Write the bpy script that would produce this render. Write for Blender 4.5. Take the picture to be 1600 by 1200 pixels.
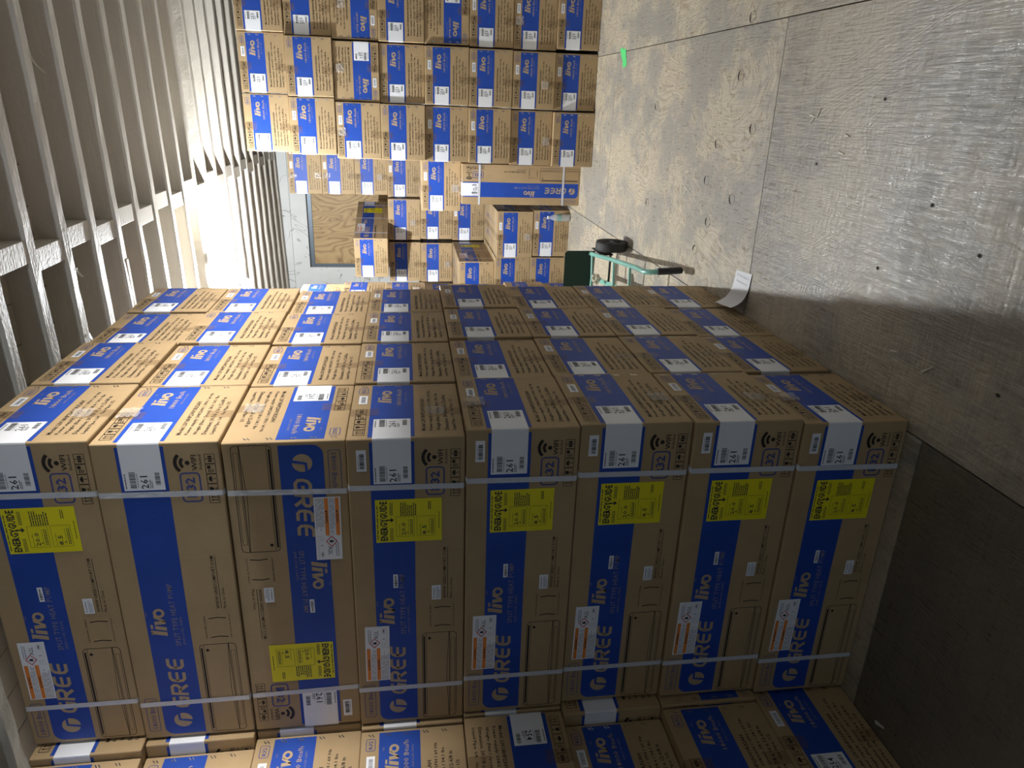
import bpy, bmesh, math, random
from mathutils import Vector, Matrix, noise
random.seed(7)
for o in list(bpy.data.objects): bpy.data.objects.remove(o)
SC = bpy.context.scene
COL = SC.collection

# ---------------------------------------------------------------- camera, world, lights, exposure
R_CAM = ((0.93138284, 0.36349505, -0.01993394), (0.03221184, -0.13683148, -0.99007047), (-0.3626133, 0.92149254, -0.13915134))
cd = bpy.data.cameras.new('camera'); cam = bpy.data.objects.new('camera', cd); COL.objects.link(cam)
right = Vector(R_CAM[0]); down = Vector(R_CAM[1]); fwd = Vector(R_CAM[2])
# the photograph was taken with the phone held upright and is shown lying on its side: image right is the room's down
m = Matrix((( down[0], right[0], -fwd[0], 0.8560), (down[1], right[1], -fwd[1], -1.8195), (down[2], right[2], -fwd[2], 1.4785), (0, 0, 0, 1)))
cam.matrix_world = m
cd.sensor_fit = 'HORIZONTAL'; cd.sensor_width = 36.0; cd.lens = 36.0*1134.32/1600.0
cd.clip_start = 0.02; cd.clip_end = 100
SC.camera = cam
SC.view_settings.view_transform = 'Standard'; SC.view_settings.look = 'None'
SC.view_settings.gamma = 1.0; SC.view_settings.use_curve_mapping = False
SC.view_settings.exposure = 0.2
W = bpy.data.worlds.new('world'); SC.world = W; W.use_nodes = True
W.node_tree.nodes['Background'].inputs[0].default_value = (0.60, 0.77, 1.0, 1)
W.node_tree.nodes['Background'].inputs[1].default_value = 0.215

LAMP = (-0.42, 3.72, 2.735)
LAMP_STRENGTH = 4700.0

def spot(name, loc, aim, power, angle, blend, color, radius=0.05):
    d = bpy.data.lights.new(name, 'SPOT'); d.energy = power; d.spot_size = math.radians(angle); d.spot_blend = blend
    d.color = color; d.shadow_soft_size = radius
    o = bpy.data.objects.new(name, d); COL.objects.link(o); o.location = loc
    o.rotation_euler = (Vector(aim)-Vector(loc)).to_track_quat('-Z', 'Y').to_euler()
    return o
# hooded tube lamp along the right hand side of the room, out of the frame
d = bpy.data.lights.new('tube_lamp_right', 'AREA'); d.shape = 'RECTANGLE'; d.size = 3.0; d.size_y = 0.08; d.energy = 16; d.spread = math.radians(23); d.color = (1.0, 0.96, 0.92)
o = bpy.data.objects.new('tube_lamp_right', d); COL.objects.link(o); o.location = (3.3, 1.0, 2.25); o.rotation_euler = (0, math.radians(90), 0)
o.rotation_euler = (Matrix.Rotation(math.radians(-2.5), 3, 'Y') @ Matrix(((0, 0, 1), (1, 0, 0), (0, 1, 0)))).to_euler()
# work lamp behind the photographer, tipped up at the ceiling
spot('work_lamp_behind', (0.9, -3.2, 2.70), (0.1, 0.0, 4.40), 95, 60, 0.12, (0.76, 0.88, 1.0), 0.02)
# a second, weaker spot added to light the near stack's upper rows
spot('added_spot_behind_low', (0.5, -3.3, 2.62), (-0.45, 0.0, 3.75), 34, 60, 0.04, (0.80, 0.89, 1.0), 0.02)

# ---------------------------------------------------------------- helpers: materials
def srgb(r, g, b):
    f = lambda c: ((c/255.0+0.055)/1.055)**2.4 if c/255.0 > 0.04045 else c/255.0/12.92
    return (f(r), f(g), f(b), 1)
def mat(name, col, rough=0.7, metal=0.0, spec=0.4):
    m = bpy.data.materials.new(name); m.use_nodes = True
    b = m.node_tree.nodes['Principled BSDF']
    b.inputs['Base Color'].default_value = col; b.inputs['Roughness'].default_value = rough
    b.inputs['Metallic'].default_value = metal; b.inputs['Specular IOR Level'].default_value = spec
    return m
class NT:
    def __init__(s, m): s.t = m.node_tree; s.b = s.t.nodes['Principled BSDF']
    def n(s, typ, **kw):
        n = s.t.nodes.new(typ)
        for k, v in kw.items():
            if k in n.inputs: n.inputs[k].default_value = v
            else: setattr(n, k, v)
        return n
    def l(s, a, b): s.t.links.new(a, b)
    def coords(s, scale=(1, 1, 1), kind='Object', loc=(0, 0, 0)):
        tc = s.n('ShaderNodeTexCoord'); mp = s.n('ShaderNodeMapping')
        mp.inputs['Scale'].default_value = scale; mp.inputs['Location'].default_value = loc
        s.l(tc.outputs[kind], mp.inputs['Vector']); return mp.outputs['Vector']
    def noise(s, vec, scale, detail=4, rough=0.55, dist=0.0):
        n = s.n('ShaderNodeTexNoise'); n.inputs['Scale'].default_value = scale; n.inputs['Detail'].default_value = detail
        n.inputs['Roughness'].default_value = rough; n.inputs['Distortion'].default_value = dist
        s.l(vec, n.inputs['Vector']); return n.outputs['Fac']
    def ramp(s, fac, stops):
        r = s.n('ShaderNodeValToRGB'); e = r.color_ramp.elements
        while len(e) < len(stops): e.new(0.5)
        for i, (p, c) in enumerate(stops):
            e[i].position = p; e[i].color = c if len(c) == 4 else (*c, 1)
        s.l(fac, r.inputs['Fac']); return r.outputs['Color']
    def mix(s, fac, a, b, mode='MIX'):
        m = s.n('ShaderNodeMix', data_type='RGBA', blend_type=mode)
        for inp, v in ((m.inputs[0], fac), (m.inputs[6], a), (m.inputs[7], b)):
            if hasattr(v, 'links') or hasattr(v, 'is_linked'): s.l(v, inp)
            else: inp.default_value = v
        return m.outputs[2]
    def math(s, op, a, b=None):
        m = s.n('ShaderNodeMath', operation=op)
        for i, v in enumerate((a, b)):
            if v is None: continue
            if hasattr(v, 'is_linked'): s.l(v, m.inputs[i])
            else: m.inputs[i].default_value = v
        return m.outputs[0]
    def bump(s, h, strength=0.3, dist=0.01):
        b = s.n('ShaderNodeBump'); b.inputs['Strength'].default_value = strength; b.inputs['Distance'].default_value = dist
        s.l(h, b.inputs['Height']); s.l(b.outputs['Normal'], s.b.inputs['Normal'])

# cardboard
M_CARD = mat('cardboard', (0.46, 0.315, 0.165, 1), 0.62, spec=0.35)
t = NT(M_CARD); v = t.coords((1, 1, 1))
f1 = t.noise(v, 6, 4); f2 = t.noise(t.coords((4, 4, 160)), 3, 3)
c = t.mix(t.ramp(f1, [(0.3, (0.43, 0.295, 0.155)), (0.7, (0.49, 0.335, 0.18))]), (1, 1, 1, 1), (1, 1, 1, 1), 'MULTIPLY')
cc = t.ramp(f1, [(0.3, (0.365, 0.258, 0.136)), (0.7, (0.42, 0.298, 0.160))])
t.l(cc, t.b.inputs['Base Color']); t.bump(t.math('ADD', f2, f1), 0.12, 0.004)
# inks: printed straight onto the board
M_BLUE = mat('blue_ink', (0.018, 0.062, 0.36, 1), 0.5, spec=0.4)
t = NT(M_BLUE); t.l(t.ramp(t.noise(t.coords(), 9, 4), [(0.3, (0.010, 0.056, 0.33)), (0.7, (0.014, 0.066, 0.39))]), t.b.inputs['Base Color'])
M_INK = mat('black_ink', (0.018, 0.012, 0.008, 1), 0.6)
M_NAVY = mat('navy_ink', (0.055, 0.07, 0.24, 1), 0.6)
M_PALE = mat('bare_board_lettering', (0.43, 0.32, 0.20, 1), 0.6)
M_DIM = mat('thin_board_lettering', (0.25, 0.22, 0.27, 1), 0.6)
M_WHITE = mat('label_paper', (0.78, 0.80, 0.84, 1), 0.45)
t = NT(M_WHITE); t.l(t.ramp(t.noise(t.coords(), 5, 3), [(0.3, (0.79, 0.81, 0.85)), (0.7, (0.84, 0.86, 0.90))]), t.b.inputs['Base Color'])
M_LINK = mat('label_ink', (0.03, 0.03, 0.035, 1), 0.6)
M_GREY = mat('fine_print', (0.33, 0.34, 0.37, 1), 0.6)
M_YEL = mat('yellow_label_paper', (0.80, 0.70, 0.008, 1), 0.5)
t = NT(M_YEL); t.l(t.ramp(t.noise(t.coords(), 8, 2), [(0.3, (0.76, 0.67, 0.008)), (0.7, (0.82, 0.73, 0.012))]), t.b.inputs['Base Color'])
M_ORA = mat('orange_ink', (0.78, 0.24, 0.04, 1), 0.5)
M_RED = mat('red_ink', (0.55, 0.05, 0.06, 1), 0.5)
M_METAL = mat('staple_metal', (0.8, 0.8, 0.8, 1), 0.25, 1.0)
def see_through(name, col, alpha, rough):
    m = mat(name, col, rough, spec=0.6); m.node_tree.nodes['Principled BSDF'].inputs['Alpha'].default_value = alpha
    t = NT(m); f = t.noise(t.coords((1, 1, 1)), 60, 3)
    t.l(t.ramp(f, [(0.3, tuple(x*0.92 for x in col[:3])), (0.7, col[:3])]), t.b.inputs['Base Color']); t.bump(f, 0.8, 0.003)
    return m
M_TAPE = see_through('packing_tape', (0.24, 0.15, 0.07, 1), 0.26, 0.10)
M_CRINKLE = see_through('crinkled_tape', (0.75, 0.72, 0.68, 1), 0.30, 0.06)
M_STRAP = see_through('plastic_strap', (0.74, 0.77, 0.82, 1), 0.80, 0.35)

# ---------------------------------------------------------------- helpers: meshes and objects
def tag(o, label=None, cat=None, group=None, kind=None):
    if label: o['label'] = label
    if cat: o['category'] = cat
    if group: o['group'] = group
    if kind: o['kind'] = kind
    return o
def link(name, me, parent=None):
    o = bpy.data.objects.new(name, me); COL.objects.link(o)
    if parent: o.parent = parent
    return o
def empty(name, loc=(0, 0, 0), rot=(0, 0, 0)):
    o = bpy.data.objects.new(name, None); COL.objects.link(o); o.location = loc; o.rotation_euler = rot
    o.empty_display_size = 0.1
    return o
class MB:
    """collects polygons with a material slot each"""
    def __init__(s): s.v = []; s.f = []; s.m = []; s.mats = []; s.smooth = []
    def slot(s, mt):
        if mt not in s.mats: s.mats.append(mt)
        return s.mats.index(mt)
    def poly(s, pts, mt, smooth=False):
        n = len(s.v); s.v += [tuple(p) for p in pts]; s.f.append(tuple(range(n, n+len(pts)))); s.m.append(s.slot(mt)); s.smooth.append(smooth)
    def grid(s, rows, mt, close_u=False, close_v=False, smooth=True):
        n = len(s.v); R = len(rows); Cn = len(rows[0])
        for r in rows: s.v += [tuple(p) for p in r]
        for i in range(R if close_v else R-1):
            for j in range(Cn if close_u else Cn-1):
                a = n+i*Cn+j; b = n+i*Cn+(j+1) % Cn; c = n+((i+1) % R)*Cn+(j+1) % Cn; d = n+((i+1) % R)*Cn+j
                s.f.append((a, b, c, d)); s.m.append(s.slot(mt)); s.smooth.append(smooth)
    def box(s, x0, x1, y0, y1, z0, z1, mt, M=None, bev=0.0):
        if bev > 0:
            bm = bmesh.new(); bmesh.ops.create_cube(bm, size=1)
            for v in bm.verts: v.co = Vector((x0+(v.co.x+.5)*(x1-x0), y0+(v.co.y+.5)*(y1-y0), z0+(v.co.z+.5)*(z1-z0)))
            bmesh.ops.bevel(bm, geom=bm.edges[:], offset=bev, segments=2, profile=0.6, affect='EDGES')
            s.bm(bm, mt, M); return
        P = [(x0, y0, z0), (x1, y0, z0), (x1, y1, z0), (x0, y1, z0), (x0, y0, z1), (x1, y0, z1), (x1, y1, z1), (x0, y1, z1)]
        if M: P = [M @ Vector(p) for p in P]
        n = len(s.v); s.v += [tuple(p) for p in P]
        for f in ((3, 2, 1, 0), (4, 5, 6, 7), (0, 1, 5, 4), (1, 2, 6, 5), (2, 3, 7, 6), (3, 0, 4, 7)):
            s.f.append(tuple(n+i for i in f)); s.m.append(s.slot(mt)); s.smooth.append(False)
    def bm(s, bm, mt, M=None, smooth=False):
        n = len(s.v); bm.verts.ensure_lookup_table(); bm.verts.index_update()
        s.v += [tuple(M @ v.co) if M else tuple(v.co) for v in bm.verts]
        for f in bm.faces:
            s.f.append(tuple(n+v.index for v in f.verts)); s.m.append(s.slot(mt)); s.smooth.append(smooth)
        bm.free()
    def tube(s, pts, r, mt, seg=12, cap=True):
        pts = [Vector(p) for p in pts]; rr = r if isinstance(r, (list, tuple)) else [r]*len(pts)
        rows = []; up = None
        for i, p in enumerate(pts):
            d = (pts[min(i+1, len(pts)-1)]-pts[max(i-1, 0)]).normalized()
            if up is None: up = Vector((0, 0, 1)) if abs(d.z) < 0.9 else Vector((1, 0, 0))
            x = d.cross(up).normalized(); y = x.cross(d).normalized(); up = y
            rows.append([p+x*math.cos(2*math.pi*k/seg)*rr[i]+y*math.sin(2*math.pi*k/seg)*rr[i] for k in range(seg)])
        s.grid(rows, mt, close_u=True)
        if cap: s.poly(rows[0][::-1], mt); s.poly(rows[-1], mt)
    def lathe(s, prof, mt, M=None, seg=24):
        rows = []
        for r, z in prof:
            row = [Vector((r*math.cos(2*math.pi*k/seg), r*math.sin(2*math.pi*k/seg), z)) for k in range(seg)]
            rows.append([M @ p for p in row] if M else row)
        s.grid(rows, mt, close_u=True)
    def mesh(s, name):
        me = bpy.data.meshes.new(name); me.from_pydata(s.v, [], s.f)
        for mt in s.mats: me.materials.append(mt)
        me.polygons.foreach_set('material_index', s.m); me.polygons.foreach_set('use_smooth', s.smooth)
        me.update(); return me
    def obj(s, name, parent=None): return link(name, s.mesh(name), parent)

_tc = {}
def glyphs(txt, bold=0.0, shear=0.0, space=1.0):
    """outline of a line of lettering at size 1, as 2D verts and faces, with its width"""
    k = (txt, bold, shear, space)
    if k in _tc: return _tc[k]
    cu = bpy.data.curves.new('t', 'FONT'); cu.body = txt; cu.size = 1.0; cu.resolution_u = 1; cu.offset = bold; cu.shear = shear; cu.space_character = space
    o = bpy.data.objects.new('t', cu); COL.objects.link(o)
    dg = bpy.context.evaluated_depsgraph_get(); me = bpy.data.meshes.new_from_object(o.evaluated_get(dg))
    vs = [(v.co.x, v.co.y) for v in me.vertices]; fs = [tuple(p.vertices) for p in me.polygons]
    bpy.data.objects.remove(o); bpy.data.curves.remove(cu); bpy.data.meshes.remove(me)
    x0 = min(v[0] for v in vs); x1 = max(v[0] for v in vs); y0 = min(v[1] for v in vs); y1 = max(v[1] for v in vs)
    _tc[k] = (vs, fs, x0, x1, y0, y1); return _tc[k]
class Face:
    """draws flat print in (a, b) metres from the upper left corner of one face of a carton"""
    def __init__(s, mb, fn, h=0.0005): s.mb = mb; s.fn = fn; s.h = h
    def p(s, a, b, h): return s.fn(a, b, h)
    def rect(s, a0, b0, a1, b1, mt, lv=1):
        h = s.h*lv; s.mb.poly([s.fn(a0, b1, h), s.fn(a1, b1, h), s.fn(a1, b0, h), s.fn(a0, b0, h)], mt)
    def pg(s, pts, mt, lv=1):
        h = s.h*lv; A = sum(pts[i-1][0]*pts[i][1]-pts[i][0]*pts[i-1][1] for i in range(len(pts)))
        if A > 0: pts = pts[::-1]
        s.mb.poly([s.fn(a, b, h) for a, b in pts], mt)
    def line(s, pts, w, mt, lv=1, closed=False):
        n = len(pts); L = []; Rr = []
        for i in range(n):
            p0 = pts[i-1] if (i > 0 or closed) else pts[i]; p1 = pts[(i+1) % n] if (i < n-1 or closed) else pts[i]
            def nrm(p, q):
                dx, dy = q[0]-p[0], q[1]-p[1]; l = math.hypot(dx, dy) or 1; return (-dy/l, dx/l)
            n1 = nrm(p0, pts[i]) if p0 != pts[i] else nrm(pts[i], p1); n2 = nrm(pts[i], p1) if p1 != pts[i] else n1
            mx, my = n1[0]+n2[0], n1[1]+n2[1]; l = math.hypot(mx, my) or 1; mx /= l; my /= l
            k = 1/max(0.4, mx*n1[0]+my*n1[1]); ww = (w[i] if isinstance(w, (list, tuple)) else w)/2*k
            L.append((pts[i][0]+mx*ww, pts[i][1]+my*ww)); Rr.append((pts[i][0]-mx*ww, pts[i][1]-my*ww))
        for i in range(n if closed else n-1):
            j = (i+1) % n; s.pg([L[i], L[j], Rr[j], Rr[i]], mt, lv)
    def arc(s, ca, cb, r, t0, t1, n=14, ra=None):
        ra = ra or r
        return [(ca+ra*math.cos(math.radians(t0+(t1-t0)*i/n)), cb-r*math.sin(math.radians(t0+(t1-t0)*i/n))) for i in range(n+1)]
    def rrect(s, a0, b0, a1, b1, r, w, mt, lv=1):
        pts = s.arc(a1-r, b0+r, r, 90, 0, 4)+s.arc(a1-r, b1-r, r, 0, -90, 4)+s.arc(a0+r, b1-r, r, -90, -180, 4)+s.arc(a0+r, b0+r, r, 180, 90, 4)
        s.line(pts, w, mt, lv, True)
    def text(s, txt, a0, b1, a1=None, height=None, mt=None, lv=1, bold=0.0, shear=0.0, space=1.0):
        """lettering whose ink box starts at a0, sits on b1, is `height` tall and ends at a1"""
        vs, fs, x0, x1, y0, y1 = glyphs(txt, bold, shear, space)
        k = height/(y1-y0) if height else (a1-a0)/(x1-x0); kx = (a1-a0)/(x1-x0) if a1 else k
        h = s.h*lv; n = len(s.mb.v); s.mb.v += [tuple(s.fn(a0+(x-x0)*kx, b1-(y-y0)*k, h)) for x, y in vs]
        sl = s.mb.slot(mt)
        for f in fs: s.mb.f.append(tuple(n+i for i in f)); s.mb.m.append(sl); s.mb.smooth.append(False)
    def bars(s, a0, b0, a1, b1, mt, lv=1, n=24, seed=1):
        rnd = random.Random(seed); x = a0; st = (a1-a0)/n
        while x < a1:
            w = st*rnd.choice((0.35, 0.6, 0.9)); s.rect(x, b0, min(x+w, a1), b1, mt, lv); x += w+st*rnd.choice((0.3, 0.5, 0.8))
    def fine(s, a0, b0, a1, b1, n, mt, lv=1, seed=3):
        """illegible fine print as broken rules"""
        rnd = random.Random(seed); p = (b1-b0)/n
        for i in range(n):
            x = a0; e = a1-(a1-a0)*rnd.random()*0.3
            while x < e:
                w = (a1-a0)*rnd.uniform(0.06, 0.2); s.rect(x, b0+p*i+p*0.2, min(x+w, e), b0+p*i+p*0.68, mt, lv); x += w+(a1-a0)*0.025
# ---------------------------------------------------------------- cartons
def faces_of(L, Wd, H):
    return dict(front=lambda a, b, h: (-L/2+a, -Wd/2-h, H-b), back=lambda a, b, h: (L/2-a, Wd/2+h, H-b),
                right=lambda a, b, h: (L/2+h, -Wd/2+a, H-b), left=lambda a, b, h: (-L/2-h, Wd/2-a, H-b),
                top=lambda a, b, h: (-L/2+a, Wd/2-b, H+h), bottom=lambda a, b, h: (-L/2+a, -Wd/2+b, -h))
def draw_livo(F, a, b, w, h, mt, lv):
    """the slanted rounded word livo: its box starts at a, b (upper left), w wide and h tall"""
    def P(x, y): return (a+w*(x+0.10*(1-y)*0.9), b+h*y)
    # l
    F.pg([P(0.00, 0.0), P(0.135, 0.0), P(0.125, 1.0), P(-0.02, 1.0)], mt, lv)
    F.pg([P(-0.03, 0.0), P(0.06, 0.0), P(0.06, 0.09), P(-0.035, 0.09)], mt, lv)
    # i with a flat dot
    F.pg([P(0.185, 0.30), P(0.32, 0.30), P(0.31, 1.0), P(0.175, 1.0)], mt, lv)
    F.pg([P(0.185, 0.02), P(0.345, 0.02), P(0.345, 0.17), P(0.185, 0.17)], mt, lv)
    # v
    F.pg([P(0.335, 0.30), P(0.465, 0.30), P(0.515, 0.74), P(0.585, 0.30), P(0.70, 0.30), P(0.60, 1.0), P(0.42, 1.0)][:], mt, lv) if False else None
    F.pg([P(0.345, 0.30), P(0.475, 0.30), P(0.56, 1.0), P(0.43, 1.0)], mt, lv)
    F.pg([P(0.60, 0.30), P(0.70, 0.30), P(0.56, 1.0), P(0.47, 1.0)], mt, lv)
    # o
    c = P(0.80, 0.66); F.line(F.arc(c[0], c[1], h*0.27, 0, 360, 18, w*0.125)[:-1], w*0.085, mt, lv, True)
def draw_gree(F, a, b, w, h, mt, lv):
    """wide rounded capitals; the E has no spine, only a rounded left side"""
    s = h*0.19; cw = w/4.0
    def sh(pts): return [(x+(b+h-y)*0.14, y) for x, y in pts]
    y0, y1, ym = b+s/2, b+h-s/2, b+h*0.5
    def E(x):
        x1 = x+cw*0.80; x0 = x+s*0.5
        F.line(sh([(x1, y0), (x0+cw*0.22, y0), (x0+cw*0.05, y0+h*0.13), (x0, ym), (x0+cw*0.05, y1-h*0.13), (x0+cw*0.22, y1), (x1, y1)]), s, mt, lv)
        F.line(sh([(x0, ym), (x1*0.98+x0*0.02, ym)]), s*0.9, mt, lv)
    x = a+s*0.5
    F.line(sh([(x+cw*0.72, y0), (x+cw*0.25, y0), (x+cw*0.05, y0+h*0.15), (x, ym), (x+cw*0.05, y1-h*0.15), (x+cw*0.25, y1), (x+cw*0.68, y1), (x+cw*0.70, ym), (x+cw*0.36, ym)]), s, mt, lv)
    x = a+cw+s*0.5
    F.line(sh([(x, b+h), (x, y0), (x+cw*0.52, y0), (x+cw*0.66, y0+h*0.13), (x+cw*0.66, ym-h*0.10), (x+cw*0.52, ym+h*0.03), (x+cw*0.1, ym+h*0.03)]), s, mt, lv)
    F.line(sh([(x+cw*0.30, ym+h*0.05), (x+cw*0.72, b+h)]), s*1.1, mt, lv)
    E(a+2*cw); E(a+3*cw)
def draw_icons(F, a, b, s, mt, order, step, vertical=False):
    for i, k in enumerate(order):
        x, y = (a+i*step, b)
        F.rrect(x, y, x+s, y+s*0.92, s*0.04, s*0.05, mt, 2); cx = x+s/2
        if k == 'up':
            for dx in (-0.16, 0.16):
                F.line([(cx+dx*s, y+s*0.70), (cx+dx*s, y+s*0.28)], s*0.07, mt, 2)
                F.pg([(cx+(dx-0.11)*s, y+s*0.34), (cx+(dx+0.11)*s, y+s*0.34), (cx+dx*s, y+s*0.14)], mt, 2)
            F.line([(x+s*0.2, y+s*0.78), (x+s*0.8, y+s*0.78)], s*0.06, mt, 2)
        elif k == 'glass':
            F.pg([(cx-s*0.2, y+s*0.14), (cx+s*0.2, y+s*0.14), (cx+s*0.14, y+s*0.46), (cx, y+s*0.54), (cx-s*0.14, y+s*0.46)], mt, 2)
            F.line([(cx, y+s*0.5), (cx, y+s*0.78)], s*0.06, mt, 2); F.line([(cx-s*0.15, y+s*0.78), (cx+s*0.15, y+s*0.78)], s*0.06, mt, 2)
        elif k == 'umbrella':
            F.pg(F.arc(cx, y+s*0.46, s*0.30, 0, 180, 8), mt, 2); F.line([(cx, y+s*0.46), (cx, y+s*0.78), (cx+s*0.1, y+s*0.78)], s*0.06, mt, 2)
        elif k == 'tool':
            F.rect(x+s*0.52, y+s*0.14, x+s*0.85, y+s*0.45, mt, 2); F.fine(x+s*0.12, y+s*0.2, x+s*0.48, y+s*0.75, 3, mt, 2)
        else:
            F.rect(x+s*0.18, y+s*0.30, x+s*0.82, y+s*0.66, mt, 2)
            for q in (0.38, 0.60): F.rect(x+s*q, y+s*0.30, x+s*(q+0.035), y+s*0.66, M_CARD, 3)
            F.rect(cx-s*0.06, y+s*0.10, cx+s*0.06, y+s*0.22, mt, 2); F.rect(cx-s*0.06, y+s*0.74, cx+s*0.06, y+s*0.84, mt, 2)

def body_mesh(L, Wd, H, power, seed):
    mb = MB(); rnd = random.Random(seed)
    bm = bmesh.new(); bmesh.ops.create_cube(bm, size=1)
    for v in bm.verts: v.co = Vector((v.co.x*L, v.co.y*Wd, (v.co.z+.5)*H))
    bmesh.ops.bevel(bm, geom=bm.edges[:], offset=0.005, segments=3, profile=0.55, affect='EDGES')
    mb.bm(bm, M_CARD, smooth=False)
    fs = faces_of(L, Wd, H); kx = L/1.0128; ky = H/0.329; kw = Wd/0.406
    for nm in ('front', 'back'):
        f = fs[nm]; F = Face(mb, lambda a, b, h, f=f: f(a*kx, b*ky, h), 0.0004)
        # band with one rounded corner
        r = 0.03
        F.pg([(0.055+0.0, 0.182), (0.012, 0.182)]+[(0.012, 0.062+r)]+F.arc(0.012+r, 0.062+r, r, 180, 90, 6)+[(0.9, 0.062), (0.9, 0.186), (0.5, 0.182)], M_BLUE, 1)
        F.pg([(0.9, 0.062), (1.002, 0.062), (1.002, 0.186), (0.9, 0.186)], M_BLUE, 1)
        # round emblem
        ca, cb = 0.067, 0.120; R = 0.0275
        F.pg(F.arc(ca, cb, R, 0, 359, 26), M_PALE, 2)
        F.line([(ca+R*1.08, cb-R*0.40), (ca+0.002, cb-R*0.36), (ca-R*0.22, cb+R*1.10)], [0.0075, 0.0065, 0.009], M_BLUE, 3)
        draw_gree(F, 0.112, 0.098, 0.196, 0.050, M_PALE, 2)
        draw_livo(F, 0.390, 0.072, 0.096, 0.045, M_PALE, 2)
        F.text('R32', 0.462, 0.0695, None, 0.006, M_DIM, 2)
        F.text('SPLIT TYPE HEAT PUMP', 0.350, 0.1505, 0.570, 0.0155, M_DIM, 2, space=1.1, bold=0.006)
        F.text('(INDOOR UNIT)', 0.352, 0.166, 0.452, 0.0095, M_DIM, 2)
        F.rrect(0.030, 0.016, 0.158, 0.049, 0.005, 0.0018, M_NAVY, 1); F.text(power+' Btu/h', 0.040, 0.0415, 0.148, 0.015, M_NAVY, 1)
        # line drawing of the indoor unit
        F.rrect(0.010, 0.200, 0.347, 0.306, 0.012, 0.0018, M_INK, 1)
        F.rect(0.022, 0.203, 0.335, 0.2085, M_INK, 1); F.line([(0.012, 0.2125), (0.345, 0.2125)], 0.0012, M_INK, 1)
        F.line([(0.010, 0.284), (0.180, 0.276), (0.346, 0.283)], 0.0014, M_INK, 1); F.line([(0.010, 0.285), (0.346, 0.285)], 0.0018, M_INK, 1)
        F.rrect(0.030, 0.289, 0.322, 0.301, 0.002, 0.0011, M_INK, 1); F.pg(F.arc(0.326, 0.2225, 0.0055, 0, 359, 5), M_INK, 1)
        # small print beside the drawing (the square code between the lines is left out)
        F.text('USE PHONE CAMERA', 0.368, 0.2285, 0.452, 0.0048, M_INK, 1); F.text('FOR QUICK TIP VIDEOS', 0.368, 0.300, 0.452, 0.0048, M_INK, 1)
        for q in (0.372, 0.440): F.line([(q, 0.238), (q+0.003, 0.262), (q, 0.288)], 0.003, M_INK, 1)
        F.text('WWW.GREECOMFORT.COM', 0.474, 0.2745, 0.655, 0.0095, M_INK, 1, bold=0.006)
        F.rect(0.474, 0.2785, 0.655, 0.2800, M_INK, 1); F.text('Made in China', 0.474, 0.2935, 0.546, 0.0085, M_INK, 1)
        # wireless mark, R32 mark, handling marks
        wa, wb = 0.951, 0.2420
        F.pg(F.arc(wa, wb, 0.0065, 0, 359, 12), M_INK, 1)
        for rr, ww in ((0.0175, 0.0085), (0.0320, 0.0095)): F.line(F.arc(wa, wb, rr, 42, 138, 10), ww, M_INK, 1)
        F.text('WIFI', 0.928, 0.2665, 0.974, 0.0140, M_INK, 1, bold=0.015); F.text('Included', 0.930, 0.2790, 0.974, 0.0085, M_INK, 1, bold=0.006)
        F.rrect(0.833, 0.219, 0.920, 0.269, 0.010, 0.0045, M_NAVY, 1); F.text('R32', 0.846, 0.2565, 0.907, 0.0265, M_NAVY, 1, bold=0.03)
        draw_icons(F, 0.826, 0.288, 0.0285, M_INK, ('up', 'glass', 'umbrella', 'tool', 'stack'), 0.0302)
        # handling creases
        F.line([(0.655, 0.0), (0.655, 0.329)], 0.0012, M_PALE, 0.5); F.line([(0.78, 0.2), (0.78, 0.329)], 0.001, M_PALE, 0.5)
    for nm in ('right', 'left'):
        f = fs[nm]; F = Face(mb, lambda a, b, h, f=f: f(a*kw, b*ky, h), 0.0004)
        F.rect(0.008, 0.058, 0.396, 0.188, M_BLUE, 1)
        draw_livo(F, 0.250, 0.078, 0.098, 0.042, M_PALE, 2); F.text('R32', 0.326, 0.0755, None, 0.006, M_DIM, 2)
        F.text(power+' Btu/h', 0.229, 0.151, 0.360, 0.0155, M_DIM if False else M_PALE, 2); F.text('(INDOOR UNIT)', 0.258, 0.169, 0.340, 0.0085, M_DIM, 2)
        F.rrect(0.329, 0.018, 0.374, 0.046, 0.006, 0.0022, M_NAVY, 1); F.text('R32', 0.336, 0.0385, 0.367, 0.013, M_NAVY, 1, bold=0.02)
        draw_icons(F, 0.024, 0.0175, 0.0335, M_INK, ('up', 'glass', 'umbrella', 'tool', 'stack'), 0.0365)
        n = '18' if power == '18000' else '24'
        T = [('Model: LIV%sHP230V1R32AH' % n, 0.276), ('Power supply: 208/230V / 1PH / 60 Hz', 0.341), ('Weight (Net / Gross): 28.6 / 34.1 lbs', 0.320), ('Dimension: 39-7/8 x 16 x 12-6/8 in', 0.305), ('Liquid Pipe: 1/4   Gas Pipe: 1/2', 0.270)]
        for i, (s, e) in enumerate(T): F.text(s, 0.043, 0.2205+i*0.0222, e, 0.0132, M_INK, 1, bold=0.02)
        # flap edge and staples on the side away from the label
        F.line([(0.398, 0.004), (0.398, 0.325)], 0.0016, M_PALE, 1)
        for bb in (0.032, 0.085, 0.140, 0.205, 0.265):
            for d in (0, 0.010): F.line([(0.382, bb+d), (0.392, bb+d-0.008)], 0.0034, M_METAL, 2)
    F = Face(mb, fs['top'], 0.0004)
    F.line([(0.004, Wd/2), (L-0.004, Wd/2)], 0.002, M_INK, 1)
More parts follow.
